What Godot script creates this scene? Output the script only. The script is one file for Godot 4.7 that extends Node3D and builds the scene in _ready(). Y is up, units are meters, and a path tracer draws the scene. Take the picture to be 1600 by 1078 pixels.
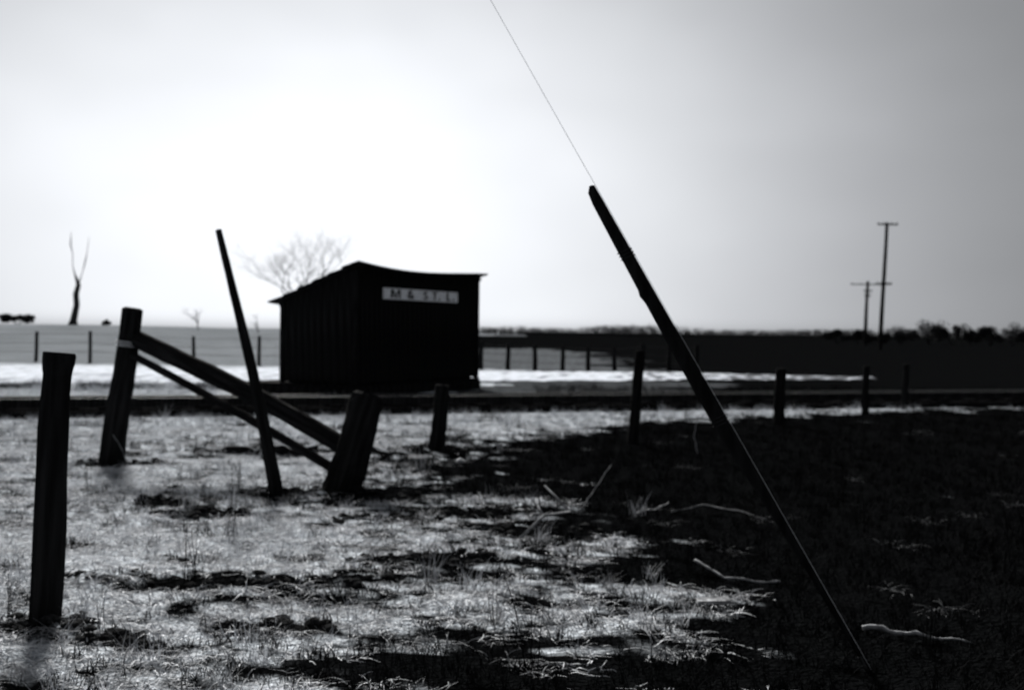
extends Node3D
# A flag-stop shed beside a railway, backlit by a hazy sky. Metres, y up, the camera looks along -Z.

var rng := RandomNumberGenerator.new()
var used := {}
var n_edge := FastNoiseLite.new()
var n_patch := FastNoiseLite.new()
var n_fine := FastNoiseLite.new()
var n_bump := FastNoiseLite.new()
var m_dark: StandardMaterial3D
var m_post: StandardMaterial3D
var m_shed: StandardMaterial3D
var m_roof: StandardMaterial3D
var m_paint: StandardMaterial3D
var m_ink: StandardMaterial3D
var m_rust: StandardMaterial3D
var m_steel: StandardMaterial3D
var m_cinder: StandardMaterial3D
var m_sleeper: StandardMaterial3D
var m_bark: StandardMaterial3D
var m_stick: StandardMaterial3D
var m_grass: StandardMaterial3D
var m_wire: StandardMaterial3D
var m_leaf: StandardMaterial3D
var m_stone: StandardMaterial3D
var m_porcelain: StandardMaterial3D

# ------------------------------------------------------------------ basics
func grey(v: float) -> Color:                       # a linear value as a vertex colour, in the cool tone of the print
	return Color(v * 0.965, v * 0.995, v * 1.05)

func tone(v: float) -> Color:                       # the same as an sRGB albedo colour
	return grey(v).linear_to_srgb()

func numbered(called: String) -> String:
	if not used.has(called):
		used[called] = 0
		return called
	used[called] += 1
	return "%s_%03d" % [called, used[called]]

func tag(o: Node, label: String, category: String, group := "") -> void:
	o.set_meta("label", label)
	o.set_meta("category", category)
	if group != "":
		o.set_meta("group", group)

func thing(called: String, label: String, category: String, at := Vector3.ZERO, group := "") -> Node3D:
	var o := Node3D.new()
	o.name = numbered(called)
	add_child(o)
	o.position = at
	tag(o, label, category, group)
	return o

func part(called: String, mesh: Mesh, mat: Material, parent: Node3D) -> MeshInstance3D:
	var o := MeshInstance3D.new()
	o.name = called
	o.mesh = mesh
	o.material_override = mat
	parent.add_child(o, true)
	return o

func top(called: String, mesh: Mesh, mat: Material) -> MeshInstance3D:
	var o := MeshInstance3D.new()
	o.name = numbered(called)
	o.mesh = mesh
	o.material_override = mat
	add_child(o)
	return o

func noise_tex(lo: float, hi: float, freq: float, seed_: int, contrast := 0.5) -> NoiseTexture2D:
	var n := FastNoiseLite.new()
	n.seed = seed_
	n.frequency = freq
	n.fractal_octaves = 5
	var t := NoiseTexture2D.new()
	t.width = 512
	t.height = 512
	t.seamless = true
	t.noise = n
	var g := Gradient.new()
	g.set_color(0, tone(lo))
	g.set_color(1, tone(hi))
	g.set_offset(0, 0.5 - contrast * 0.5)
	g.set_offset(1, 0.5 + contrast * 0.5)
	t.color_ramp = g
	return t

func bump_tex(freq: float, seed_: int, strength: float) -> NoiseTexture2D:
	var n := FastNoiseLite.new()
	n.seed = seed_
	n.frequency = freq
	n.fractal_octaves = 4
	var t := NoiseTexture2D.new()
	t.width = 512
	t.height = 512
	t.seamless = true
	t.as_normal_map = true
	t.bump_strength = strength
	t.noise = n
	return t

func wood(lo: float, hi: float, rough: float, seed_: int, bump: NoiseTexture2D, grain := Vector3(2.2, 0.16, 2.2)) -> StandardMaterial3D:
	var m := StandardMaterial3D.new()
	m.albedo_texture = noise_tex(lo, hi, 0.012, seed_)
	m.roughness = rough
	m.metallic_specular = 0.04
	m.normal_enabled = true
	m.normal_texture = bump
	m.normal_scale = 0.9
	m.uv1_triplanar = true
	m.uv1_scale = grain
	return m

func plain(v: float, rough: float, metal := 0.0) -> StandardMaterial3D:
	var m := StandardMaterial3D.new()
	m.albedo_color = tone(v)
	m.roughness = rough
	m.metallic = metal
	m.metallic_specular = 0.04 if metal == 0.0 else 0.5
	return m

func make_materials() -> void:
	var b1 := bump_tex(0.02, 11, 7.0)
	var b2 := bump_tex(0.05, 12, 9.0)
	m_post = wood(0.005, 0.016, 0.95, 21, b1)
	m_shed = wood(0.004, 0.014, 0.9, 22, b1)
	m_roof = wood(0.008, 0.022, 0.95, 23, b2, Vector3(1.3, 1.3, 1.3))
	m_sleeper = wood(0.003, 0.01, 0.95, 24, b1, Vector3(0.2, 2.0, 2.0))
	m_cinder = wood(0.002, 0.009, 1.0, 25, b2, Vector3(1.7, 1.7, 1.7))
	m_bark = wood(0.02, 0.06, 0.95, 26, b2, Vector3(0.8, 0.3, 0.8))
	m_stick = wood(0.1, 0.3, 0.85, 27, b1)
	m_cinder.metallic_specular = 0.0
	m_sleeper.metallic_specular = 0.0
	m_dark = wood(0.012, 0.05, 0.95, 28, b2)
	m_paint = wood(0.74, 0.88, 0.8, 29, b1, Vector3(0.6, 1.4, 1.4))
	m_ink = plain(0.02, 0.8)
	m_rust = wood(0.012, 0.035, 0.85, 30, b2)
	m_steel = plain(0.13, 0.65, 0.5)
	m_wire = plain(0.6, 0.6)
	m_stone = wood(0.3, 0.6, 0.9, 31, b2)
	m_porcelain = plain(0.3, 0.3)
	m_grass = StandardMaterial3D.new()
	m_grass.vertex_color_use_as_albedo = true
	m_grass.roughness = 0.85
	m_grass.metallic_specular = 0.0
	m_grass.backlight = Color(0.7, 0.7, 0.7)
	m_grass.cull_mode = BaseMaterial3D.CULL_DISABLED
	m_leaf = plain(0.02, 0.9)
	m_leaf.cull_mode = BaseMaterial3D.CULL_DISABLED

# ------------------------------------------------------------------ meshes
func tube(st: SurfaceTool, pts: Array, radii: Array, sides: int, rough := 0.0, seed_ := 0) -> void:
	# a closed tapered tube through pts, with uneven rings
	var r := RandomNumberGenerator.new()
	r.seed = seed_ + 77
	var rings := []
	var up := Vector3(0.31, 0.17, 0.93)
	for i in pts.size():
		var a: Vector3 = pts[max(i - 1, 0)]
		var b: Vector3 = pts[min(i + 1, pts.size() - 1)]
		var t := (b - a).normalized()
		var u := t.cross(up).normalized()
		var v := t.cross(u).normalized()
		var ring := []
		for k in sides:
			var w := TAU * k / sides
			var q: float = radii[i] * (1.0 + rough * (0.6 * sin(w * 3.0 + seed_) + r.randf_range(-0.5, 0.5)))
			ring.append(pts[i] + (u * cos(w) + v * sin(w)) * q)
		rings.append(ring)
	for i in pts.size() - 1:
		for k in sides:
			var l := (k + 1) % sides
			for p in [rings[i][k], rings[i + 1][k], rings[i + 1][l], rings[i][k], rings[i + 1][l], rings[i][l]]:
				st.add_vertex(p)
	for k in sides:
		var l := (k + 1) % sides
		var e := pts.size() - 1
		for p in [pts[0], rings[0][k], rings[0][l], pts[e], rings[e][l], rings[e][k]]:
			st.add_vertex(p)

func begin(smooth := true) -> SurfaceTool:
	var st := SurfaceTool.new()
	st.begin(Mesh.PRIMITIVE_TRIANGLES)
	st.set_smooth_group(0 if smooth else -1)
	return st

func finish(st: SurfaceTool) -> ArrayMesh:
	st.generate_normals()
	return st.commit()

func log_mesh(length: float, r0: float, r1: float, seed_: int, bend := 0.0, rough := 0.09, sides := 14, rings := 14) -> ArrayMesh:
	# an upright log from y = 0 to length, with a worn, rounded top
	var st := begin(false)
	var r := RandomNumberGenerator.new()
	r.seed = seed_
	var pts := []
	var rad := []
	var ph := r.randf() * TAU
	for i in rings + 1:
		var t := float(i) / rings
		pts.append(Vector3(sin(t * PI) * bend + sin(t * 7.0 + ph) * r0 * 0.06, length * t, cos(t * 6.0 + ph) * r0 * 0.06))
		rad.append(lerpf(r0, r1, t) * (1.0 + r.randf_range(-0.04, 0.04)))
	pts.append(Vector3(pts[rings].x, length + r1 * 0.16, pts[rings].z))
	rad.append(r1 * 0.72)
	tube(st, pts, rad, sides, rough, seed_)
	return finish(st)

func slab(st: SurfaceTool, c: Vector3, s: Vector3, wob := 0.0, r: RandomNumberGenerator = null) -> void:
	# a box with slightly uneven corners
	var v := []
	for i in 8:
		var p := c + Vector3((-0.5 if i & 1 == 0 else 0.5) * s.x, (-0.5 if i & 2 == 0 else 0.5) * s.y, (-0.5 if i & 4 == 0 else 0.5) * s.z)
		if r != null:
			p += Vector3(r.randf_range(-wob, wob), r.randf_range(-wob, wob), r.randf_range(-wob, wob))
		v.append(p)
	for f in [[0, 1, 3, 2], [5, 4, 6, 7], [4, 0, 2, 6], [1, 5, 7, 3], [2, 3, 7, 6], [4, 5, 1, 0]]:
		for k in [0, 2, 1, 0, 3, 2]:
			st.add_vertex(v[f[k]])

func box_mesh(s: Vector3, wob := 0.0, seed_ := 1, c := Vector3.ZERO) -> ArrayMesh:
	var r := RandomNumberGenerator.new()
	r.seed = seed_
	var st := begin(false)
	slab(st, c, s, wob, r)
	return finish(st)

func axis(o: Node3D, a: Vector3, b: Vector3, spin := 0.0) -> void:   # stands o at a with its y axis towards b
	var y := (b - a).normalized()
	var x := y.cross(Vector3(0.1, 0.05, 1)).normalized()
	var z := x.cross(y).normalized()
	o.transform = Transform3D(Basis(x, y, z).rotated(y, spin), a)

# ------------------------------------------------------------------ the lie of the land
const EDGE_D := [0.0, 4.5, 5.0, 5.6, 5.95, 6.4, 6.9, 7.4, 8.3, 9.5, 11.0, 13.3, 15.5, 16.8, 18.0, 20.0, 22.0, 40.0]
const EDGE_X := [-0.6, -0.6, -0.5, -0.4, -0.1, 0.2, 0.2, -0.1, 0.1, -0.2, -0.95, -1.0, -0.6, 0.2, 0.8, 0.8, 0.8, 0.8]
const HOLES := [[-2.45, 9.2, 0.36, 0.22], [-0.5, 7.5, 0.5, 0.24], [-1.25, 10.35, 0.55, 0.4], [-2.1, 10.4, 0.3, 0.28], [-4.3, 12.5, 0.5, 0.35],
	[-2.95, 9.7, 0.2, 0.18], [-0.35, 9.4, 0.5, 0.3], [-1.6, 6.75, 0.9, 0.17], [-2.9, 13.9, 0.9, 0.16], [-0.9, 14.3, 0.3, 0.3], [-2.3, 5.75, 0.22, 0.2],
	[-1.2, 5.75, 0.3, 0.12], [-1.9, 5.5, 0.22, 0.12], [-0.95, 9.0, 0.4, 0.2], [0.3, 8.5, 0.4, 0.25]]

const THIN := [[-0.8, 12.6, 1.1, 2.8, 0.0], [-0.9, 5.5, 1.3, 0.8, 0.16], [-1.9, 10.0, 1.6, 0.9, 0.12], [-1.3, 6.5, 1.0, 0.3, -0.05], [-3.2, 14.5, 2.0, 1.2, 0.15], [-0.3, 8.9, 1.0, 1.0, 0.02], [-3.5, 9.5, 1.0, 1.0, 0.2]]

func track_d(x: float) -> float:
	return 21.8 + 0.345 * x

func straw(x: float, d: float) -> float:             # bleached grass against dark ground; uneven exposure partly sets this split
	var i := 1
	while i < EDGE_D.size() - 1 and EDGE_D[i] < d:
		i += 1
	var e := lerpf(EDGE_X[i - 1], EDGE_X[i], clampf((d - EDGE_D[i - 1]) / (EDGE_D[i] - EDGE_D[i - 1]), 0, 1))
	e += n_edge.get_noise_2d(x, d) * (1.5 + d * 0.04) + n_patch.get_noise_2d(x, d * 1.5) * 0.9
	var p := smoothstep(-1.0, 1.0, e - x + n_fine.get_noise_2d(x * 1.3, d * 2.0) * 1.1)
	var off := track_d(x) - d                        # a strip of tall pale grass keeps to the foot of the ballast
	var strip := 5.0 - 0.7 * x if x < 2.0 else 3.6 - (x - 2.0) * 0.34
	p = maxf(p, smoothstep(-0.4, 0.4, minf(strip, 5.5) - off + n_patch.get_noise_2d(x, d) * 1.6))
	var h := n_patch.get_noise_2d(x * 1.1 + 40.0, d * 1.9)
	p *= 1.0 - 0.85 * smoothstep(0.16, 0.34, h)
	for q in THIN:
		var a: float = (x - q[0]) / q[2]
		var b: float = (d - q[1]) / q[3]
		if a * a + b * b < 1.0 and n_fine.get_noise_2d(x * 1.7 + 5.0, d * 2.2) > q[4]:
			p *= 0.12
	for q in HOLES:
		var a: float = (x - q[0]) / q[2]
		var b: float = (d - q[1]) / q[3]
		if a * a + b * b < 2.2:
			p *= smoothstep(0.6, 1.3, a * a + b * b + n_fine.get_noise_2d(x * 3.0, d * 3.0) * 0.8)
	return p

func height(x: float, d: float) -> float:
	var near := 1.0 - smoothstep(24.0, 60.0, absf(d))
	var h := near * (n_bump.get_noise_2d(x, d) * 0.05 + n_fine.get_noise_2d(x * 1.4, d * 1.4) * 0.022)
	var off: float = absf(d - track_d(x) - 0.7)
	h *= smoothstep(1.5, 4.0, off)
	h *= smoothstep(0.0, 3.0, absf(d - 37.5) - 7.0) if d > 26.0 else 1.0
	for q in HOLES:
		var a: float = (x - q[0]) / q[2]
		var b: float = (d - q[1]) / q[3]
		var r2 := a * a + b * b
		if r2 < 4.0:
			h += 0.05 * exp(-r2) * n_fine.get_noise_2d(x * 5.0, d * 5.0) * 2.0
	# a long low rise in the field to the left
	h += 1.35 * smoothstep(-14.0, -56.0, x) * smoothstep(52.0, 150.0, d) * (1.0 - smoothstep(150.0, 420.0, d))
	h += 0.25 * smoothstep(100.0, 150.0, d) * smoothstep(-6.0, -30.0, x) * (1.0 - smoothstep(150.0, 420.0, d))
	return h

func land(x: float, d: float) -> float:              # ground colour, darker to the right; uneven exposure partly put into it
	var f := n_fine.get_noise_2d(x * 2.0, d * 2.0)
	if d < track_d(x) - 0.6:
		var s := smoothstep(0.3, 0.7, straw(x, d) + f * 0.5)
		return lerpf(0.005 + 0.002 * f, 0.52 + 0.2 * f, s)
	var w := n_edge.get_noise_2d(x * 0.25, d * 0.6) * 6.0 + n_patch.get_noise_2d(x * 0.4, d * 0.8) * 3.0
	if d < 45.0:
		if x + w * 0.4 < -1.0:
			return 0.5 + 0.15 * f
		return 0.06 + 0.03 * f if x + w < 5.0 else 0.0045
	if d > 98.0 + w * 0.3 and d < 330.0 and x > -14.0:
		return 0.0045
	if x + w * 0.3 < -6.0:
		return 0.22 + 0.07 * f
	if x + w * 0.5 > 5.0:
		return 0.0045
	return 0.11 + 0.05 * f

func span(from: float, to: float, step: float, a: Array) -> void:
	var v := from
	while v < to - 0.001:
		a.append(v)
		v += step

func grow(a: Array, to: float, q: float) -> void:
	var s: float = a[-1] - a[-2]
	while a[-1] < to:
		s *= q
		a.append(a[-1] + s)

func make_ground() -> void:
	var xs := []
	span(0.0, 6.0, 0.09, xs)
	span(6.0, 14.0, 0.25, xs)
	xs.append(14.0)
	grow(xs, 2600.0, 1.13)
	var neg := []
	for i in range(xs.size() - 1, 0, -1):
		neg.append(-xs[i])
	xs = neg + xs
	var ds := [-2500.0, -1200.0, -500.0, -200.0, -80.0, -40.0, -20.0, -10.0, -5.0, -2.0]
	span(-1.0, 3.4, 0.25, ds)
	span(3.4, 12.0, 0.09, ds)
	span(12.0, 26.0, 0.16, ds)
	span(26.0, 60.0, 0.6, ds)
	ds.append(60.0)
	grow(ds, 2600.0, 1.1)
	var nx := xs.size()
	var v := PackedVector3Array()
	var c := PackedColorArray()
	var ix := PackedInt32Array()
	for d in ds:
		for x in xs:
			v.append(Vector3(x, height(x, d), -d))
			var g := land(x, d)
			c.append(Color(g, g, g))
	for j in ds.size() - 1:
		for i in nx - 1:
			var k := j * nx + i
			ix.append_array([k, k + nx, k + 1, k + 1, k + nx, k + nx + 1])
	var arr := []
	arr.resize(Mesh.ARRAY_MAX)
	arr[Mesh.ARRAY_VERTEX] = v
	arr[Mesh.ARRAY_COLOR] = c
	arr[Mesh.ARRAY_INDEX] = ix
	var mesh := ArrayMesh.new()
	mesh.add_surface_from_arrays(Mesh.PRIMITIVE_TRIANGLES, arr)
	var st := SurfaceTool.new()
	st.create_from(mesh, 0)
	st.generate_normals()
	var m := StandardMaterial3D.new()
	m.vertex_color_use_as_albedo = true
	m.albedo_color = Color(0.965, 0.985, 1.0)
	m.albedo_texture = noise_tex(0.45, 1.0, 0.03, 41, 0.7)
	m.uv1_triplanar = true
	m.uv1_world_triplanar = true
	m.uv1_scale = Vector3.ONE * 0.9
	m.roughness = 1.0
	m.metallic_specular = 0.0
	m.normal_enabled = true
	m.normal_texture = bump_tex(0.05, 42, 12.0)
	var o := top("ground", st.commit(), m)
	o.set_meta("kind", "structure")

func make_road() -> void:
	# a pale gravel road; its near edge runs with the track, its far edge with the field fence
	var st := begin()
	var xs := []
	span(-90.0, 12.6, 0.25, xs)
	var r := RandomNumberGenerator.new()
	r.seed = 5
	var rows := []
	var tints := []
	for x in xs:
		var near: float = maxf(34.3 + 0.40 * x, 27.5 + 0.06 * x) + n_patch.get_noise_2d(x * 0.8, 3.0) * 1.0 + n_fine.get_noise_2d(x * 1.5, 3.0) * 0.7
		var far: float = 42.6 + maxf(0.0, x) * 0.2 - maxf(0.0, x - 6.0) * 0.75 + n_patch.get_noise_2d(x * 0.8, 90.0) * 0.6 + n_fine.get_noise_2d(x * 1.5, 9.0) * 0.6
		far = maxf(far, near + 0.1)
		var row := []
		var tint := []
		for k in 9:
			var t := k / 8.0
			var d := lerpf(near, far, t)
			row.append(Vector3(x, height(x, d) + 0.012 + 0.05 * sin(t * PI), -d))
			var dark_mix := smoothstep(-0.05, 0.05, n_fine.get_noise_2d(x * 0.9, d * 1.5) + n_patch.get_noise_2d(x, d) * 0.6 - lerpf(0.45, -0.35, clampf((x - 1.0) / 11.0, 0, 1)))  # darker patches, more of them towards the right end
			tint.append(grey(lerpf(0.95, 0.16, dark_mix)))
		rows.append(row)
		tints.append(tint)
	for i in rows.size() - 1:
		for k in 8:
			for q in [[i, k], [i, k + 1], [i + 1, k + 1], [i, k], [i + 1, k + 1], [i + 1, k]]:
				st.set_color(tints[q[0]][q[1]])
				st.add_vertex(rows[q[0]][q[1]])
	var m := wood(0.36, 0.6, 1.0, 43, bump_tex(0.06, 44, 8.0), Vector3.ONE * 0.35)
	m.vertex_color_use_as_albedo = true
	var o := top("gravel_road", finish(st), m)
	o.set_meta("kind", "structure")

# ------------------------------------------------------------------ railway
func make_track() -> void:
	var t := thing("railway_track", "single railway track with polished rail heads on dark cinder ballast", "railway track", Vector3(0, 0, -21.8))
	t.rotation = Vector3(-0.028, atan(0.345), 0)
	var st := begin()
	var prof := [[0.86, -0.1], [0.72, 0.02], [0.6, 0.105], [-0.6, 0.105], [-2.0, 0.1], [-2.5, 0.02], [-2.9, -0.06]]
	var xs := []
	span(-16.0, 40.0, 0.22, xs)
	span(40.0, 160.0, 2.0, xs)
	var rows := []
	for x in range(-60, -16, 2):
		rows.append(float(x))
	rows.append_array(xs)
	var grid := []
	for x in rows:
		var row := []
		for q in prof:
			row.append(Vector3(x, q[1] + n_fine.get_noise_2d(x * 3.0, q[0] * 4.0) * 0.03, q[0] + n_fine.get_noise_2d(x * 2.0, q[0] * 9.0 + 50.0) * 0.12))
		grid.append(row)
	for i in grid.size() - 1:
		for k in prof.size() - 1:
			for p in [grid[i][k], grid[i][k + 1], grid[i + 1][k + 1], grid[i][k], grid[i + 1][k + 1], grid[i + 1][k]]:
				st.add_vertex(p)
	part("ballast", finish(st), m_cinder, t)
	var meshes := []
	for k in 4:
		meshes.append(box_mesh(Vector3(0.21, 0.16, 2.5), 0.012, 60 + k))
	for i in 128:
		var s := part("sleeper", meshes[i % 4], m_sleeper, t)
		s.position = Vector3(-15.0 + i * 0.55 + rng.randf_range(-0.04, 0.04), 0.055 + rng.randf_range(-0.01, 0.012), -0.75 + rng.randf_range(-0.07, 0.07))
		s.rotation.y = rng.randf_range(-0.03, 0.03)
	for z in [0.0, -1.5]:
		var rs := begin(false)
		for q in [[0.135, 0.012, 0.007], [0.05, 0.02, 0.022], [0.018, 0.085, 0.07], [0.07, 0.036, 0.13]]:
			slab(rs, Vector3(50, 0.125 + q[2], z), Vector3(220, q[1], q[0]))
		var rail := part("rail", finish(rs), m_rust, t)
		part("rail_head", box_mesh(Vector3(220, 0.006, 0.032), 0, 1, Vector3(50, 0.125 + 0.152, z)), m_steel, rail)

# ------------------------------------------------------------------ shed and platform
func board_wall(parent: Node3D, called: String, at: Vector3, turn: float, width: float, low: float, h0: float, h1: float, panes: Array) -> MeshInstance3D:
	# sheathing behind vertical boards; the top runs from h0 to h1; local +z points out
	var st := begin(false)
	var v := [Vector3(0, low, -0.03), Vector3(width, low, -0.03), Vector3(width, h1, -0.03), Vector3(0, h0, -0.03)]
	var b := []
	for p in v:
		b.append(p + Vector3(0, 0, -0.04))
	for f in [[v[0], v[3], v[2], v[1]], [b[1], b[2], b[3], b[0]], [v[3], b[3], b[2], v[2]], [v[0], v[1], b[1], b[0]], [v[0], b[0], b[3], v[3]], [v[1], v[2], b[2], b[1]]]:
		for k in [0, 1, 2, 0, 2, 3]:
			st.add_vertex(f[k])
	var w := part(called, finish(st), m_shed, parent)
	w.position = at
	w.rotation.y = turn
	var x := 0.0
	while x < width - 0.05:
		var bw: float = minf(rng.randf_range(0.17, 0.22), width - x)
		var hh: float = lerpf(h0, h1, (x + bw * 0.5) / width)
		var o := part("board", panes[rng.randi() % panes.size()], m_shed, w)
		var lo := low - rng.randf_range(0.0, 0.05)
		o.scale = Vector3((bw - rng.randf_range(0.006, 0.016)) / 0.2, hh - lo - 0.01, 1.0)
		o.position = Vector3(x + bw * 0.5, (hh + lo) * 0.5, rng.randf_range(-0.006, 0.008))
		x += bw
	return w

func make_shed() -> void:
	var pl := thing("timber_platform", "low dark plank platform under the shed beside the track", "platform", Vector3(-3.41, 0, -25.0))
	pl.rotation.y = deg_to_rad(62.0)
	var plank := []
	for k in 3:
		plank.append(box_mesh(Vector3(5.7, 0.045, 0.19), 0.006, 80 + k))
	for i in 16:
		var o := part("plank", plank[i % 3], m_shed, pl)
		o.position = Vector3(2.52 + rng.randf_range(-0.05, 0.05), 0.258, -0.02 - i * 0.19)
	for x in [-0.2, 1.7, 3.5, 5.2]:
		var o := part("beam", box_mesh(Vector3(0.22, 0.3, 3.1), 0.008, 90), m_shed, pl)
		o.position = Vector3(x, 0.08, -1.47)
	for z in [0.01, -2.97]:
		var o := part("skirt_board", box_mesh(Vector3(5.65, 0.26, 0.035), 0.006, 91), m_shed, pl)
		o.position = Vector3(2.52, 0.1, z + (0.085 if z > 0.0 else -0.09))

	var s := thing("station_shed", "small black board shed with sloping roof and white name board beside the track", "shed", Vector3(-3.41, 0.281, -25.0))
	s.rotation.y = deg_to_rad(62.0)
	var L := 5.3
	var W := 2.0
	var hf := 2.55
	var hb := 1.82
	var panes := []
	for k in 3:
		panes.append(box_mesh(Vector3(0.2, 1.0, 0.024), 0.003, 100 + k))
	var front := board_wall(s, "front_wall", Vector3(0, 0, 0), 0.0, L, 0.05, hf, hf, panes)
	board_wall(s, "side_wall", Vector3(0, 0, -W), -PI / 2, W, 0.05, hb, hf, panes)
	board_wall(s, "side_wall", Vector3(L, 0, 0), PI / 2, W, 0.05, hf, hb, panes)
	board_wall(s, "back_wall", Vector3(L, 0, -W), PI, L, 0.05, hb, hb, panes)
	for p in [[0.0, 0.0], [L, 0.0], [0.0, -W], [L, -W]]:
		var h: float = hf if p[1] == 0.0 else hb
		var o := part("corner_board", box_mesh(Vector3(0.1, h, 0.1), 0.004, 110), m_shed, s)
		o.position = Vector3(p[0], h * 0.5 + 0.004, p[1])
	var sill := part("floor_sill", box_mesh(Vector3(L - 0.2, 0.1, W - 0.2), 0.003, 111), m_shed, s)
	sill.position = Vector3(L * 0.5, 0.055, -W * 0.5)
	# roof: lapped board courses, the long edge sagging
	var slope := (hf - hb) / W
	var n := 6
	for k in n:
		var st := begin(false)
		var z1 := 0.22 - 2.44 * k / n
		var z0 := 0.22 - 2.44 * (k + 1) / n - 0.05
		var xa := -0.2 + rng.randf_range(-0.03, 0.03)
		var xb := L + 0.2 + rng.randf_range(-0.03, 0.03)
		var rows := []
		for i in 15:
			var x := lerpf(xa, xb, i / 14.0)
			var u := clampf((x + 0.2) / (L + 0.4), 0.0, 1.0)
			var sag := -0.12 * pow(sin(PI * pow(u, 0.75)), 1.3)
			var y1: float = hf + 0.05 + z1 * slope + sag + 0.012
			var y0: float = hf + 0.05 + z0 * slope + sag + 0.05
			rows.append([Vector3(x, y1, z1), Vector3(x, y0, z0), Vector3(x, y0 - 0.035, z0), Vector3(x, y1 - 0.035, z1)])
		for i in 14:
			for j in 4:
				var a: Array = rows[i]
				var b: Array = rows[i + 1]
				var m := (j + 1) % 4
				for p in [a[j], a[m], b[m], a[j], b[m], b[j]]:
					st.add_vertex(p)
		for e in [[rows[0], false], [rows[14], true]]:
			var q: Array = e[0]
			for j in ([0, 1, 2, 0, 2, 3] if e[1] else [0, 2, 1, 0, 3, 2]):
				st.add_vertex(q[j])
		part("roof_course", finish(st), m_roof, s)
	for i in 5:
		var o := part("rafter", box_mesh(Vector3(0.05, 0.1, 2.42), 0.004, 112), m_shed, s)
		o.position = Vector3(0.06 + i * (L - 0.12) / 4.0, hf - 0.05 - 1.0 * slope - (0.1 if i > 0 and i < 4 else 0.0), -1.0)
		o.rotation.x = -atan(slope)
	var sign_ := part("name_board", box_mesh(Vector3(3.25, 0.25, 0.025), 0.004, 113), m_paint, front)
	sign_.position = Vector3(2.63, 2.03, 0.034)
	var font := SystemFont.new()
	font.font_names = PackedStringArray(["Droid Sans"])
	font.font_weight = 700
	for q in [["M", -1.16, 2.0], ["&", -0.52, 1.7], ["S", 0.13, 1.7], ["T", 0.53, 1.7], [".", 0.75, 1.6], ["L", 1.17, 1.9], [".", 1.42, 1.6]]:
		var tm := TextMesh.new()
		tm.text = q[0]
		tm.font = font
		tm.font_size = 32
		tm.pixel_size = 0.19 / 23.0
		tm.depth = 0.006
		tm.curve_step = 1.0
		var o := part("letter", tm, m_ink, sign_)
		o.position = Vector3(q[1], 0.0, 0.017)
		o.scale = Vector3(q[2], 1.0, 1.0)

# ------------------------------------------------------------------ posts and poles
func make_posts() -> void:
	var near := top("fence_post", log_mesh(1.62, 0.082, 0.066, 201, 0.0, 0.05, 16, 18), m_post)
	axis(near, Vector3(-2.35, -0.22, -5.756), Vector3(-2.28, 1.35, -5.78))
	tag(near, "thick upright fence post with flared flat top, standing alone in bleached grass", "fence post")
	near.mesh = flared_post()

	var c := thing("braced_fence_corner", "two leaning dark posts joined by a thick and a thin slanting brace", "fence", Vector3(-4.36, 0, -12.48))
	var o := Vector3(-4.36, 0, -12.48)
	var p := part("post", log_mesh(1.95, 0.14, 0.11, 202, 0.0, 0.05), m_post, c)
	axis(p, Vector3(-0.02, -0.25, 0), Vector3(-4.137, 1.63, -12.48) - o)
	p = part("post", log_mesh(1.12, 0.185, 0.155, 203, 0.0, 0.07), m_post, c)
	axis(p, Vector3(-1.62, -0.2, -10.58) - o, Vector3(-1.30, 1.02, -10.75) - o)
	p = part("brace", log_mesh(3.25, 0.088, 0.098, 204, 0.03, 0.05), m_post, c)
	axis(p, Vector3(-1.47, 0.36, -10.72) - o, Vector3(-4.13, 1.385, -12.5) - o)
	p = part("brace", log_mesh(3.2, 0.045, 0.04, 205, 0.015, 0.06, 10), m_post, c)
	axis(p, Vector3(-1.6, 0.15, -10.8) - o, Vector3(-4.12, 1.2, -12.42) - o)
	p = part("brace_lashing", wire_ring(0.135, 4), m_wire, c)
	axis(p, Vector3(-4.17, 1.28, -12.48) - o, Vector3(-4.137, 1.63, -12.48) - o)

	var lp := top("leaning_pole", log_mesh(2.72, 0.068, 0.03, 206, 0.02, 0.05, 12, 18), m_post)
	axis(lp, Vector3(-2.045, -0.22, -10.3), Vector3(-2.69, 2.286, -10.6))
	tag(lp, "slender tapering pole leaning left, crossing the slanting braces", "pole")

	var spots := [[Vector3(-0.93, 0, -14.29), Vector3(-0.865, 0.8, -14.4), 0.105, "short stout dark post leaning between the braced corner and rail track"],
		[Vector3(1.64, 0, -15.5), Vector3(1.735, 1.25, -15.5), 0.078, "tall thin dark fence post on dark ground left of the guy wire"],
		[Vector3(4.48, 0, -19.2), Vector3(4.5, 0.92, -19.2), 0.1, "dark fence post on dark ground just right of the guy guard"],
		[Vector3(6.66, 0, -21.6), Vector3(6.67, 0.92, -21.6), 0.07, "dark fence post near the ballast toe, next but last in line"],
		[Vector3(7.95, 0, -23.2), Vector3(7.97, 0.92, -23.2), 0.07, "last dark fence post of the line, beside the ballast toe"]]
	var k := 0
	for q in spots:
		var a: Vector3 = q[0]
		var b: Vector3 = q[1]
		var u := (b - a).normalized()
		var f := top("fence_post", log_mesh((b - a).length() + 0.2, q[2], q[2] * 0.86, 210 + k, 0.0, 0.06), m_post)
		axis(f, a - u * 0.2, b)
		tag(f, q[3], "fence post", "posts of the old right of way fence")
		k += 1

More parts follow.
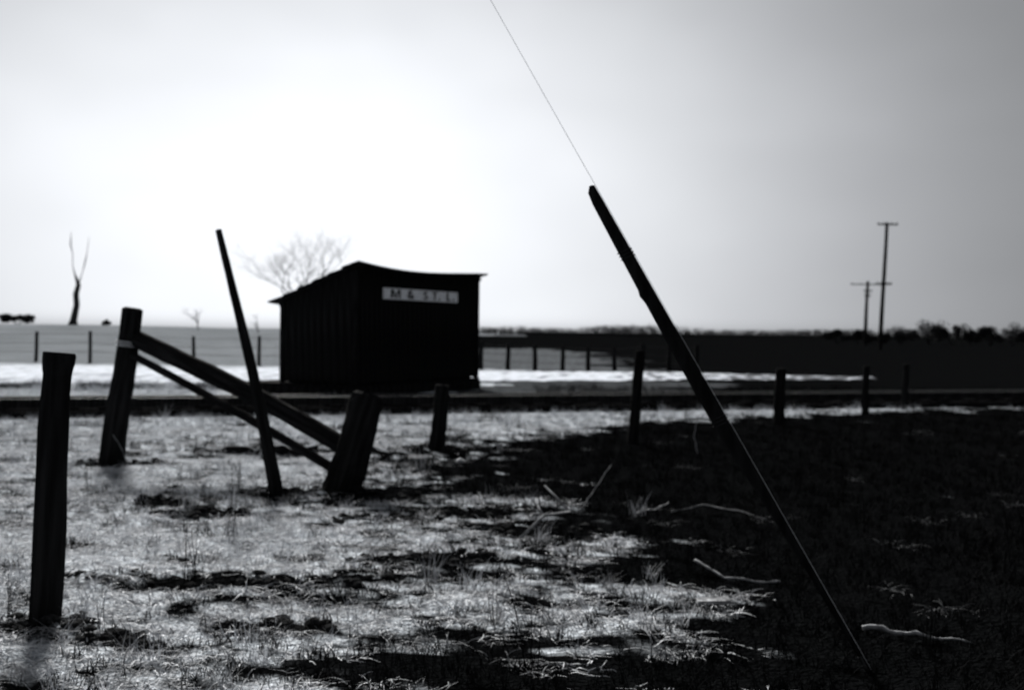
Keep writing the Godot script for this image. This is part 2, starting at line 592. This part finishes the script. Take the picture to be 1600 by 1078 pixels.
func flared_post() -> ArrayMesh:
	var st := begin(false)
	var pts := []
	var rad := []
	var prof := [[0.0, 0.075], [0.2, 0.078], [0.4, 0.08], [0.7, 0.079], [1.0, 0.078], [1.2, 0.074], [1.38, 0.068], [1.47, 0.066], [1.5, 0.072], [1.53, 0.08], [1.57, 0.082], [1.585, 0.078]]
	for q in prof:
		pts.append(Vector3(sin(q[0] * 4.0) * 0.006, q[0], cos(q[0] * 5.0) * 0.005))
		rad.append(q[1] * (1.0 + 0.03 * sin(q[0] * 23.0)))
	tube(st, pts, rad, 16, 0.06, 9)
	return finish(st)

func wire_ring(r: float, turns: int) -> ArrayMesh:
	var st := begin()
	var pts := []
	var rad := []
	for i in turns * 14:
		var w := TAU * i / 14.0
		pts.append(Vector3(cos(w) * r, i * 0.0012, sin(w) * r))
		rad.append(0.003)
	tube(st, pts, rad, 5)
	return finish(st)

func make_guy() -> void:
	var a := Vector3(1.645, -0.02, -5.15)
	var top_ := Vector3(-2.94, 8.05, -5.72)
	var u := (top_ - a).normalized()
	var g := thing("guy_wire", "long slanting guy wire sheathed in a thick dark wooden guard pole", "guy wire", Vector3(1.6, 0, -5.15))
	var o := Vector3(1.6, 0, -5.15)
	var st := begin()
	var pts := []
	var rad := []
	var side := u.cross(Vector3(0, 0, 1)).normalized()
	for i in 41:
		var t := i / 40.0
		var q := a.lerp(top_, t) - o
		q.y -= 0.05 * sin(PI * t)
		pts.append(q)
		rad.append(0.0013)
	tube(st, pts, rad, 6)
	part("wire", finish(st), m_wire, g)
	# the guard: a round-ended pole lashed under the wire
	var gs := begin(false)
	pts = []
	rad = []
	var prof := [[-0.05, 0.008], [0.12, 0.01], [0.6, 0.016], [1.0, 0.026], [1.15, 0.033], [1.3, 0.0355], [1.5, 0.0355], [1.75, 0.034], [1.98, 0.0325], [2.02, 0.036], [2.05, 0.032], [2.3, 0.029], [2.5, 0.026], [2.555, 0.022], [2.58, 0.012]]
	for q in prof:
		var c: Vector3 = a + u * q[0] - o
		pts.append(c - side * -1.0 * (q[1] + 0.003) * -1.0 + Vector3(0, -0.05 * sin(PI * q[0] / 9.3), 0))
		rad.append(q[1])
	tube(gs, pts, rad, 14, 0.03, 5)
	part("guard", finish(gs), m_post, g)
	for q in [[1.32, 0.0355], [2.2, 0.0302]]:
		var ring := part("strap", wire_ring(q[1] + 0.004, 3), m_rust, g)
		var c: Vector3 = a + u * q[0] - side * (q[1] + 0.003) - o + Vector3(0, -0.05 * sin(PI * q[0] / 9.3), 0)
		axis(ring, c, c + u)
	var rod := part("anchor_rod", log_mesh(0.42, 0.012, 0.01, 231, 0.0, 0.0, 8, 4), m_rust, g)
	axis(rod, Vector3(0.17, -0.32, 0.02), Vector3(0, 0.02, 0))
	# the pole it stays, just outside the picture
	var p := thing("utility_pole", "tall dark utility pole stayed by the guy wire, beside the flared fence post", "utility pole", Vector3(-3.1, 0, -5.73))
	var body := part("pole", log_mesh(8.9, 0.15, 0.11, 232, 0.0, 0.03), m_post, p)
	body.position.y = -0.3
	var arm := part("crossarm", box_mesh(Vector3(0.1, 0.12, 2.2), 0.003, 3), m_post, p)
	arm.position = Vector3(-0.16, 8.2, 0)
	for z in [-0.95, -0.45, 0.45, 0.95]:
		var ins := part("insulator", log_mesh(0.12, 0.04, 0.03, 4, 0, 0, 10, 3), m_porcelain, p)
		ins.position = Vector3(-0.16, 8.26, z)

func make_far_poles() -> void:
	for q in [[Vector3(52.2, 0, -170), Vector3(52.52, 9.45, -170), 0.3, 0.2, [[9.0, 5.2], [8.0, 1.2], [7.3, 0.9]], "shorter far utility pole with a wide crossarm beside the tall pole"],
		[Vector3(38.45, 0, -120), Vector3(38.98, 13.25, -120), 0.24, 0.16, [[13.05, 2.1], [6.85, 1.5]], "tallest far utility pole with a small crossarm at its tip"]]:
		var a: Vector3 = q[0]
		var b: Vector3 = q[1]
		var p := thing("utility_pole", q[5], "utility pole", a, "far utility poles above the hedge")
		var body := part("pole", log_mesh((b - a).length() + 0.5, q[2], q[3], 240 + int(a.x), 0.0, 0.03, 10, 8), m_post, p)
		axis(body, (a - b).normalized() * 0.5, b - a)
		for c in q[4]:
			var t: float = c[0] / b.y
			var arm := part("crossarm", box_mesh(Vector3(c[1], 0.15, 0.14), 0.004, 6), m_post, p)
			arm.position = (b - a) * t + Vector3(0, 0, 0.26)
			for s in [-0.46, -0.2, 0.2, 0.46]:
				var ins := part("insulator", log_mesh(0.16, 0.06, 0.05, 7, 0, 0, 8, 2), m_post, p)
				ins.position = (b - a) * t + Vector3(s * c[1], 0.07, 0.26)

func make_field_fences() -> void:
	var sets := [["wire field fence of pale thin posts along the road, left of the shed", [[-24.0, 47.3], [-19.57, 47.2], [-17.05, 46.4], [-12.89, 46.6], [-10.0, 45.4], [-6.6, 45.0]], 1.2, 0.075],
		["close-set row of dark stub posts along the road, right of the shed", [[-2.2, 44.6], [-1.2, 44.35], [-0.16, 44.12], [0.89, 43.78], [1.95, 43.75], [2.92, 43.75], [3.93, 43.8], [5.0, 44.1], [6.1, 44.5], [7.2, 44.9]], 1.0, 0.1]]
	var k := 0
	for q in sets:
		var s: Array = q[1]
		var at := Vector3(s[0][0], 0, -s[0][1])
		var f := thing("field_fence", q[0], "fence", at, "field fences along the road")
		var tops := []
		for e in s:
			var h: float = q[2] * rng.randf_range(0.93, 1.07)
			var base := Vector3(e[0], height(e[0], e[1]) - 0.25, -e[1])
			var tip := base + Vector3(rng.randf_range(-0.05, 0.05), h + 0.25, 0)
			var o := part("post", log_mesh(h + 0.25, q[3], q[3] * 0.85, 250 + k, 0, 0.06, 8, 5), m_post, f)
			axis(o, base - at, tip - at)
			tops.append([base, tip])
			k += 1
		for t in [0.93, 0.68, 0.45]:
			var st := begin()
			var pts := []
			var rad := []
			for e in tops:
				pts.append(e[0].lerp(e[1], t) - at + Vector3(0, 0, q[3]))
				rad.append(0.007)
			tube(st, pts, rad, 4)
			part("wire", finish(st), m_rust, f)

# ------------------------------------------------------------------ trees and shrubs
func limb(st: SurfaceTool, tw: SurfaceTool, r: RandomNumberGenerator, a: Vector3, dir: Vector3, length: float, rad: float, depth: int, spread: float, droop: float) -> void:
	var pts := [a]
	var radii := [rad]
	var d := dir
	var p := a
	var segs := 4
	for i in segs:
		d = (d + Vector3(r.randf_range(-1, 1), r.randf_range(-0.7, 1.0) + droop, r.randf_range(-1, 1)) * 0.16).normalized()
		p += d * length / segs
		pts.append(p)
		radii.append(lerpf(rad, rad * 0.55, (i + 1.0) / segs))
	tube(st if depth >= 3 else tw, pts, radii, 6 if depth >= 2 else 4, 0.05, depth)
	if depth <= 0:
		return
	var n := r.randi_range(3, 4) if depth > 1 else 4
	for k in n:
		var i: int = segs if k == 0 else r.randi_range(2, segs)
		var ax := Vector3(r.randf_range(-1, 1), r.randf_range(-0.3, 0.5), r.randf_range(-1, 1)).normalized()
		var nd := (d + ax * spread).normalized()
		limb(st, tw, r, pts[i], nd, length * r.randf_range(0.55, 0.8), radii[i] * 0.72, depth - 1, spread, droop)

func bare_tree(label: String, at: Vector3, h: float, trunk: float, seed_: int, spread: float, depth := 4, group := "", called := "bare_tree") -> Node3D:
	var t := thing(called, label, "tree" if called == "bare_tree" else "shrub", at, group)
	var r := RandomNumberGenerator.new()
	r.seed = seed_
	var st := begin()
	var tw := begin()
	limb(st, tw, r, Vector3(0, -0.3, 0), Vector3(r.randf_range(-0.1, 0.1), 1, 0), h * 0.4, trunk, depth, spread, 0.1)
	part("trunk", finish(st), m_bark, t)
	part("crown", finish(tw), m_bark, t)
	return t

func make_trees() -> void:
	bare_tree("leafless spreading tree with fine twigs behind the shed roof", Vector3(-12.35, 0, -70), 8.6, 0.11, 311, 0.95, 6).scale = Vector3(1.2, 1.02, 1.2)
	# dead snag
	var at := Vector3(-57.2, height(-57.2, 150.0), -150)
	var s := thing("dead_tree", "dead tree with stout broken trunk and two thin upright limbs in the field", "tree", at)
	var st := begin()
	tube(st, [Vector3(-0.2, -0.4, 0), Vector3(-0.1, 0.6, 0), Vector3(0.3, 2.6, 0), Vector3(0.2, 4.0, 0), Vector3(0.5, 5.2, 0), Vector3(0.15, 6.4, 0)], [0.75, 0.45, 0.38, 0.36, 0.3, 0.1], 9, 0.1, 3)
	part("trunk", finish(st), m_bark, s)
	var l := begin()
	tube(l, [Vector3(0.2, 5.9, 0), Vector3(-0.2, 7.6, 0.1), Vector3(-0.3, 9.4, 0), Vector3(-0.55, 10.4, 0), Vector3(-0.5, 12.1, 0)], [0.13, 0.045, 0.04, 0.09, 0.02], 6, 0.1, 4)
	part("limb", finish(l), m_bark, s)
	l = begin()
	tube(l, [Vector3(0.5, 5.2, 0), Vector3(1.0, 6.8, 0), Vector3(1.4, 8.2, 0.1), Vector3(1.6, 9.4, 0), Vector3(1.85, 11.5, 0)], [0.1, 0.045, 0.08, 0.04, 0.02], 6, 0.1, 5)
	part("limb", finish(l), m_bark, s)
	# shrubs on the rise and by the road
	bare_tree("low leafless thicket in the field right of the dead tree", Vector3(-41.0, height(-41.0, 150), -150), 3.9, 0.09, 321, 1.0, 4, "", "thicket")
	bare_tree("small leafless sapling in the field close beside the shed", Vector3(-33.2, height(-33.2, 150), -150), 3.2, 0.08, 322, 0.6, 3, "", "thicket")
	shrub("dense dark shrub at the far field edge left of the dead tree", Vector3(-64.5, height(-64.5, 150), -150), 4.4, 1.5, 331)
	shrub("small dark shrub at the foot of the rise beside the dead tree", Vector3(-53.0, height(-53, 150), -150), 1.0, 0.7, 332)
	var far := [[1312, 56.9, 4.6, 2.3, "round dark shrub standing apart left of the far utility poles"], [1342, 60.3, 1.9, 2.4, "narrow dark shrub beside the shorter far utility pole"],
		[1410, 67.8, 5.6, 2.6, "broad dark shrub just right of the tall far utility pole"], [1455, 72.8, 6.6, 3.8, "tallest dark shrub of the far hedge row"],
		[1490, 76.7, 4.6, 3.0, "dark shrub beyond the tallest one in the far hedge row"], [1520, 80.1, 4.0, 2.8, "low dark shrub near the end of the far hedge row"],
		[1548, 83.2, 5.0, 2.9, "last wide dark shrub of the far hedge row"], [1580, 87.2, 5.4, 3.3, "dark shrub past the end of the far hedge row"]]
	var k := 0
	for f in far:
		shrub(f[4], Vector3(f[1], 0, -200), f[2] * 1.15, f[3] * 1.3, 340 + k, "dark shrubs of the far hedge row")
		k += 1
	shrub("dark shrub growing round the foot of the shorter far utility pole", Vector3(61.5, 0, -198), 2.6, 2.2, 360, "dark shrubs of the far hedge row")
	shrub("dark shrub growing round the foot of the tall far utility pole", Vector3(64.2, 0, -199), 3.0, 2.0, 361, "dark shrubs of the far hedge row")
	# the far wood that closes the plain
	var tr := begin()
	var r := RandomNumberGenerator.new()
	r.seed = 9
	limb(tr, tr, r, Vector3(0, -0.05, 0), Vector3.UP, 0.45, 0.03, 4, 0.9, 0.1)
	var mm := MultiMesh.new()
	mm.transform_format = MultiMesh.TRANSFORM_3D
	mm.mesh = finish(tr)
	var list := []
	for i in 2200:
		var d := rng.randf_range(420.0, 620.0)
		var x := rng.randf_range(-0.05, 0.75) * d
		var h := rng.randf_range(1.5, 3.0) * (1.0 + 0.9 * maxf(0.0, n_patch.get_noise_2d(x * 0.02, 7.0)))
		list.append(Transform3D(Basis(Vector3.UP, rng.randf() * TAU).scaled(Vector3(h * 1.7, h * 1.15, h * 1.7)), Vector3(x, 0, -d)))
	mm.instance_count = list.size()
	for i in list.size():
		mm.set_instance_transform(i, list[i])
	var w := MultiMeshInstance3D.new()
	w.name = "far_wood"
	w.multimesh = mm
	w.material_override = m_leaf
	add_child(w)
	tag(w, "faint leafless wood along the horizon beyond the dark ploughed field", "wood")
	w.set_meta("kind", "stuff")

func shrub(label: String, at: Vector3, width: float, h: float, seed_: int, group := "") -> void:
	var t := thing("shrub", label, "shrub", at, group)
	var r := RandomNumberGenerator.new()
	r.seed = seed_
	var st := begin()
	for k in 7:
		var w := r.randf() * TAU
		var e := Vector3(cos(w) * width * 0.35, h * r.randf_range(0.5, 0.85), sin(w) * width * 0.35)
		tube(st, [Vector3(cos(w) * 0.1, -0.15, sin(w) * 0.1), e * 0.5 + Vector3(0, 0.1, 0), e], [0.06, 0.045, 0.02], 5)
	part("stem", finish(st), m_bark, t)
	var lf := begin(false)
	var lobes := []
	for k in 9:
		lobes.append([Vector3(r.randf_range(-0.36, 0.36) * width, r.randf_range(0.3, 0.74) * h, r.randf_range(-0.3, 0.3) * width), r.randf_range(0.16, 0.3)])
	for i in 1500:
		var lo: Array = lobes[r.randi() % lobes.size()]
		var dir := Vector3(r.randfn(), r.randfn(), r.randfn()).normalized() * pow(r.randf(), 0.4)
		var p: Vector3 = lo[0] + Vector3(dir.x * width * lo[1] * 0.8, dir.y * h * lo[1], dir.z * width * lo[1] * 0.8)
		p.y = maxf(p.y, 0.05)
		var a := Vector3(r.randfn(), r.randfn(), r.randfn()).normalized() * r.randf_range(0.1, 0.24)
		var b := a.cross(Vector3(r.randfn(), r.randfn(), r.randfn())).normalized() * r.randf_range(0.06, 0.14)
		for q in [p - a, p + b, p + a, p - a, p + a, p - b]:
			lf.add_vertex(q)
	part("crown", finish(lf), m_leaf, t)

# ------------------------------------------------------------------ litter on the ground
func stick(called: String, label: String, pts: Array, r0: float, r1: float, category: String, mat: Material, group := "") -> MeshInstance3D:
	var st := begin()
	var cv := Curve3D.new()
	for p in pts:
		cv.add_point(p)
	var n := pts.size() * 4
	var q := []
	var rad := []
	for i in n + 1:
		var t := float(i) / n
		var w: Vector3 = cv.sample_baked(t * cv.get_baked_length()) - pts[0]
		q.append(w + Vector3(sin(t * 23.0 + r0 * 500.0), sin(t * 17.0 + r0 * 900.0), cos(t * 29.0)) * r0 * 0.45)
		rad.append(lerpf(r0, r1, t) * (0.75 if called != "half_buried_timber" else 1.0) * (1.0 + 0.25 * sin(t * 41.0)))
	tube(st, q, rad, 7, 0.2, int(r0 * 10000))
	var o := top(called, finish(st), mat)
	o.position = pts[0]
	tag(o, label, category, group)
	return o

func g3(x: float, d: float, up := 0.0) -> Vector3:
	return Vector3(x, height(x, d) + up, -d)

func make_litter() -> void:
	var br := thing("fallen_branch", "pale forked fallen branch lying at the edge of the dark ground", "branch", g3(0.09, 8.2))
	var o: Vector3 = br.position
	for q in [[[g3(0.07, 8.2, 0.03), g3(0.25, 8.55, 0.09), g3(0.47, 9.05, 0.06)], 0.012, 0.009], [[g3(0.47, 9.05, 0.06), g3(0.37, 9.3, 0.14), g3(0.28, 9.4, 0.22)], 0.011, 0.006],
		[[g3(0.25, 8.55, 0.09), g3(0.22, 8.8, 0.15), g3(0.2, 8.9, 0.2)], 0.009, 0.006]]:
		var st := begin()
		var pts := []
		for p in q[0]:
			pts.append(p - o)
		tube(st, pts, [q[1], (q[1] + q[2]) * 0.5, q[2]], 7, 0.1, 3)
		part("limb", finish(st), m_stick, br)
	stick("thin_stalk", "thin grey stalk slanting up from the forked fallen branch", [g3(0.56, 9.5, -0.02), g3(0.72, 9.7, 0.16), g3(0.86, 9.8, 0.36)], 0.008, 0.004, "stalk", m_stick)
	stick("curved_branch", "slim curved pale branch lying on dark ground beside the guy guard", [g3(1.17, 7.22, 0.06), g3(1.3, 7.02, 0.03), g3(1.47, 6.92, 0.03), g3(1.63, 6.88, 0.03)], 0.011, 0.009, "branch", m_stick)
	stick("long_stick", "long pale splintered stick on black ground beyond the guy anchor", [g3(1.79, 5.78, 0.04), g3(1.95, 5.68, 0.03), g3(2.25, 5.57, 0.02)], 0.02, 0.006, "stick", m_stick)
	stick("bent_reed", "bent pale reed standing on the dark ground before the track", [g3(2.3, 14.06, -0.04), g3(2.25, 14.1, 0.25), g3(2.3, 14.1, 0.48)], 0.012, 0.007, "reed", m_stick)
	stick("pale_twig", "pale straight twig among soil clods by the braced corner", [g3(-1.62, 9.4, 0.05), g3(-1.45, 9.0, 0.07), g3(-1.3, 8.56, 0.03)], 0.01, 0.007, "twig", m_stick)
	stick("pale_stalk", "pale thin stalk leaning on the foot of the braced corner post", [g3(-4.06, 12.2, -0.02), g3(-4.17, 12.26, 0.2), g3(-4.27, 12.3, 0.36)], 0.008, 0.005, "stalk", m_stick)
	stick("brush_twig", "grey brushwood twig on dark ground right of the forked branch", [g3(1.35, 9.55, 0.02), g3(1.6, 9.6, 0.07), g3(1.85, 9.3, 0.05), g3(2.03, 9.05, 0.02)], 0.009, 0.005, "twig", m_stick)
	stick("brush_twig", "short grey twig with kinked end, lying on dark ground", [g3(1.0, 9.3, 0.03), g3(1.2, 9.45, 0.05), g3(1.34, 9.7, 0.07)], 0.01, 0.005, "twig", m_stick)
	stick("half_buried_timber", "dark half-buried timber behind the leaning pole", [g3(-3.6, 13.75, 0.02), g3(-2.9, 13.7, 0.04), g3(-2.3, 13.6, 0.05)], 0.06, 0.05, "timber", m_post)
	var b := top("board_scrap", box_mesh(Vector3(0.18, 0.022, 0.07), 0.006, 41), m_stick)
	b.position = g3(1.1, 6.15, 0.045)
	b.rotation = Vector3(0.12, 0.06, 0.02)
	tag(b, "small pale board scrap lying on the dark ground before the curved branch", "board")
	b = top("board_scrap", box_mesh(Vector3(0.16, 0.02, 0.1), 0.006, 42), m_stick)
	b.position = g3(-1.07, 13.0, 0.06)
	b.rotation = Vector3(0.4, 0.2, -0.1)
	tag(b, "small pale board scrap in grass beside the short stout post", "board")
	var st := begin()
	tube(st, [Vector3(0, -0.03, 0), Vector3(0, 0.0, 0), Vector3(0, 0.04, 0.01), Vector3(0.01, 0.07, 0)], [0.02, 0.05, 0.04, 0.015], 9, 0.4, 8)
	var s := top("pale_stone", finish(st), m_stone)
	s.position = g3(-0.57, 12.88, 0.0)
	s.scale = Vector3(1.0, 0.7, 0.8)
	tag(s, "pale fist-sized stone on dark ground right of the board scrap", "stone")
	# turned-up clods of dark soil
	var clods := []
	for k in 5:
		var cs := begin(false)
		tube(cs, [Vector3(0, -0.05, 0), Vector3(0, 0, 0), Vector3(0.01, 0.045, 0), Vector3(0, 0.07, 0.01)], [0.06, 0.085, 0.065, 0.02], 8, 0.45, 50 + k)
		clods.append(finish(cs))
	var soil := wood(0.008, 0.03, 1.0, 71, bump_tex(0.08, 72, 10.0), Vector3.ONE * 3.0)
	var mm := MultiMesh.new()
	mm.transform_format = MultiMesh.TRANSFORM_3D
	mm.mesh = clods[0]
	var list := []
	for q in HOLES:
		for k in 60:
			var w := rng.randf() * TAU
			var e := sqrt(rng.randf())
			var x: float = q[0] + cos(w) * e * q[2] * 1.15
			var d: float = q[1] + sin(w) * e * q[3] * 1.15
			var sc := rng.randf_range(0.12, 0.55)
			list.append(Transform3D(Basis(Vector3.UP, rng.randf() * TAU).rotated(Vector3.RIGHT, rng.randf_range(-0.5, 0.5)).scaled(Vector3(sc, sc * 0.6, sc)), g3(x, d, 0.005 * sc)))
	mm.instance_count = list.size()
	for i in list.size():
		mm.set_instance_transform(i, list[i])
	var o2 := MultiMeshInstance3D.new()
	o2.name = "soil_clods"
	o2.multimesh = mm
	o2.material_override = soil
	add_child(o2)
	tag(o2, "dark turned-up soil clods in hollows of the bleached grass", "soil")
	o2.set_meta("kind", "stuff")

# ------------------------------------------------------------------ grass
func tuft(seed_: int, blades: int, len0: float, len1: float, flat: float, spread: float, width: float) -> ArrayMesh:
	var r := RandomNumberGenerator.new()
	r.seed = seed_
	var v := PackedVector3Array()
	var nn := PackedVector3Array()
	var c := PackedColorArray()
	var ix := PackedInt32Array()
	for b in blades:
		var w := r.randf() * TAU
		var root := Vector3(r.randfn() * spread, -0.01, r.randfn() * spread)
		var out := Vector3(cos(w), 0, sin(w))
		var len_ := r.randf_range(len0, len1)
		var lean := clampf(flat + r.randfn() * 0.18, 0.02, 1.3)
		var sidev := Vector3(-out.z, 0, out.x).rotated(out, r.randf_range(-0.8, 0.8))
		var shade := r.randf_range(0.7, 1.1)
		var k0 := v.size()
		var p := root
		var a := lean * 0.5
		for s in 4:
			var wd := width * r.randf_range(0.8, 1.2) * (1.0 - s * 0.27)
			var n := sidev.cross(out * sin(a) + Vector3.UP * cos(a)).normalized()
			v.append(p - sidev * wd * 0.5)
			v.append(p + sidev * wd * 0.5)
			nn.append(n)
			nn.append(n)
			c.append(Color(shade, shade, shade))
			c.append(Color(shade, shade, shade))
			a = minf(a + lean * 0.45, 1.75)
			p += (out * sin(a) + Vector3.UP * cos(a)) * len_ / 3.0
			p.y = maxf(p.y, 0.004)
		for s in 3:
			var k := k0 + s * 2
			ix.append_array([k, k + 2, k + 1, k + 1, k + 2, k + 3])
	var arr := []
	arr.resize(Mesh.ARRAY_MAX)
	arr[Mesh.ARRAY_VERTEX] = v
	arr[Mesh.ARRAY_NORMAL] = nn
	arr[Mesh.ARRAY_COLOR] = c
	arr[Mesh.ARRAY_INDEX] = ix
	var m := ArrayMesh.new()
	m.add_surface_from_arrays(Mesh.PRIMITIVE_TRIANGLES, arr)
	return m

func spread_grass(called: String, label: String, mesh: Mesh, list: Array) -> void:
	var mm := MultiMesh.new()
	mm.transform_format = MultiMesh.TRANSFORM_3D
	mm.use_colors = true
	mm.mesh = mesh
	mm.instance_count = list.size()
	for i in list.size():
		mm.set_instance_transform(i, list[i][0])
		mm.set_instance_color(i, grey(list[i][1]))
	var o := MultiMeshInstance3D.new()
	o.name = numbered(called)
	o.multimesh = mm
	o.material_override = m_grass
	add_child(o)
	tag(o, label, "grass")
	o.set_meta("kind", "stuff")

func make_grass() -> void:
	var mats := [tuft(1, 30, 0.06, 0.16, 1.45, 0.06, 0.006), tuft(2, 28, 0.06, 0.18, 1.2, 0.06, 0.006)]
	var ups := [tuft(3, 22, 0.12, 0.24, 0.5, 0.035, 0.0055), tuft(4, 18, 0.16, 0.32, 0.35, 0.03, 0.0055)]
	var burnt := tuft(5, 14, 0.05, 0.13, 0.5, 0.05, 0.006)  # dark tufts; part of their blackness is uneven exposure put into the colour
	var weed := tuft(6, 9, 0.25, 0.5, 0.18, 0.02, 0.006)
	var lists := [[], [], [], [], [], []]
	var d := 3.6
	while d < 31.0:
		var step := 0.062 + 0.0045 * d
		var half := d * 0.52 + 1.8
		var x := -half
		while x < half:
			var px := x + rng.randf_range(-0.5, 0.5) * step
			var pd := d + rng.randf_range(-0.5, 0.5) * step
			x += step
			var off := pd - track_d(px)
			if off > -1.05 and off < 2.9:
				continue
			if pd > 27.0 and pd > 33.8 + 0.4 * px:
				continue
			if px > -6.2 and px < 0.6 and pd > 24.0 and pd < 31.0:
				continue
			var sc := rng.randf_range(0.6, 1.15)
			var v := 0.0
			var kind := 0
			if off < 0.0:
				var s := straw(px, pd)
				if rng.randf() < s:
					v = 0.56 + 0.18 * n_patch.get_noise_2d(px * 1.6 + 9.0, pd * 2.0) + rng.randf_range(-0.1, 0.14)
					if rng.randf() < 0.06 or n_fine.get_noise_2d(px * 0.9, pd * 1.3 + 70.0) > 0.32:
						v *= 0.5
					kind = 0 if rng.randf() < 0.5 else 1
					if rng.randf() < 0.05:
						kind = 2 if rng.randf() < 0.6 else 3
						sc *= 0.8
					if off > -3.2 and rng.randf() < 0.5:
						kind = 2
						sc *= 0.6
						v = rng.randf_range(0.45, 0.68)
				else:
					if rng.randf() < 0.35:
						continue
					v = rng.randf_range(0.003, 0.01)  # near-black: dark growth plus uneven exposure painted in
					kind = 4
					if rng.randf() < 0.008:
						v = rng.randf_range(0.05, 0.15)
						kind = 1
					elif rng.randf() < 0.02:
						kind = 5
			else:
				if rng.randf() < 0.4:
					continue
				v = land(px, pd) * rng.randf_range(0.9, 1.4)
				kind = 1 if rng.randf() < 0.6 else 2
			var basis_ := Basis(Vector3.UP, rng.randf() * TAU).scaled(Vector3(sc, sc * rng.randf_range(0.7, 1.1), sc) * (1.0 + pd * 0.012))
			lists[kind].append([Transform3D(basis_, g3(px, pd)), v])
		d += step
	# a broken line of dark weeds between the track and the road
	var rows := []
	for q in [[-14.5, -11.0], [-10.4, -8.6], [-8.1, -6.2], [-5.9, -5.0]]:
		for i in int((q[1] - q[0]) * 110.0):
			var x := rng.randf_range(q[0], q[1])
			var dd := 28.6 + 0.1 * x + rng.randfn() * 0.22
			rows.append([Transform3D(Basis(Vector3.UP, rng.randf() * TAU).scaled(Vector3.ONE * rng.randf_range(0.5, 1.0)), g3(x, dd)), rng.randf_range(0.004, 0.015)])
	spread_grass("matted_grass", "flattened bleached grass matted over the near ground", mats[0], lists[0])
	spread_grass("loose_grass", "loose bleached grass lying over the near ground and beyond the track", mats[1], lists[1])
	spread_grass("tufted_grass", "upright pale grass tufts along the foot of the ballast", ups[0], lists[2])
	spread_grass("tall_grass", "scattered taller pale grass stems in the matted grass", ups[1], lists[3])
	spread_grass("dark_stubble", "short dark grass stubble with uneven exposure partly put into its colour", burnt, lists[4])
	spread_grass("dead_weeds", "thin dark dead weed stems on the dark ground", weed, lists[5])
	spread_grass("dark_weeds", "broken strip of dark weeds between the track and the pale road", tuft(7, 30, 0.1, 0.26, 0.6, 0.08, 0.012), rows)

# ------------------------------------------------------------------ sky
func make_sky() -> Sky:
	# thin bright haze low under the sun, thickening to grey overcast away from it
	var img := Image.create(512, 256, false, Image.FORMAT_RGBF)
	var n := FastNoiseLite.new()
	n.seed = 3
	n.frequency = 1.6
	n.fractal_octaves = 4
	for j in 256:
		var el := (0.5 - (j + 0.5) / 256.0) * PI
		for i in 512:
			var az := wrapf((i + 0.5) / 512.0 * TAU, -PI, PI)   # column 0 looks along -Z
			var dir := Vector3(sin(az) * cos(el), sin(el), -cos(az) * cos(el))
			var da := wrapf(az - deg_to_rad(-10.0), -PI, PI) * cos(el) / deg_to_rad(24.5)
			var de := (el - deg_to_rad(5.5)) / deg_to_rad(16.5)
			var v := (0.21 + 0.88 * exp(-pow(da * da + de * de, 1.2))) / 2.5
			v *= 1.0 + 0.07 * n.get_noise_3d(dir.x * 2.0, dir.y * 6.0, dir.z * 2.0) + 0.035 * n.get_noise_3d(dir.x * 7.0, dir.y * 20.0, dir.z * 7.0)
			img.set_pixel(i, j, Color(v * 0.965, v * 0.99, v * 1.035))
	var pm := PanoramaSkyMaterial.new()
	pm.panorama = ImageTexture.create_from_image(img)
	var s := Sky.new()
	s.sky_material = pm
	return s

func _ready() -> void:
	rng.seed = 20240611
	for q in [[n_edge, 1, 0.45, 3], [n_patch, 2, 0.85, 4], [n_fine, 3, 1.9, 3], [n_bump, 4, 0.5, 3]]:
		q[0].seed = q[1]
		q[0].frequency = q[2]
		q[0].fractal_octaves = q[3]
	var cam := Camera3D.new()
	cam.fov = 33.4
	cam.near = 0.05
	cam.far = 6000.0
	cam.position = Vector3(0, 1.5, 0)
	cam.rotation_order = EULER_ORDER_YXZ
	cam.rotation = Vector3(-atan(22.0 / 1797.0), 0, atan(0.0122))
	add_child(cam)
	cam.current = true
	var lens := CameraAttributesPhysical.new()       # an old camera, focused too short: all the view is a little soft
	lens.frustum_focal_length = 40.0
	lens.frustum_focus_distance = 3.0
	lens.frustum_near = 0.05
	lens.frustum_far = 6000.0
	lens.exposure_aperture = 3.7
	cam.attributes = lens
	var env := Environment.new()
	env.background_mode = Environment.BG_SKY
	env.sky = make_sky()
	env.tonemap_mode = Environment.TONE_MAPPER_LINEAR
	env.tonemap_exposure = 2.5
	env.sdfgi_enabled = true
	env.ssao_enabled = true
	env.ssil_enabled = true
	var we := WorldEnvironment.new()
	we.environment = env
	add_child(we)
	var sun := DirectionalLight3D.new()
	sun.light_energy = 1.6
	sun.light_angular_distance = 10.0
	sun.light_color = Color(1.0, 0.99, 0.97)
	sun.shadow_enabled = true
	add_child(sun)
	sun.rotation = Vector3(deg_to_rad(-30.0), deg_to_rad(180.0 + 17.0), 0)   # high behind the shed, to the left

	make_materials()
	make_ground()
	make_road()
	make_track()
	make_shed()
	make_posts()
	make_guy()
	make_far_poles()
	make_field_fences()
	make_trees()
	make_litter()
	make_grass()
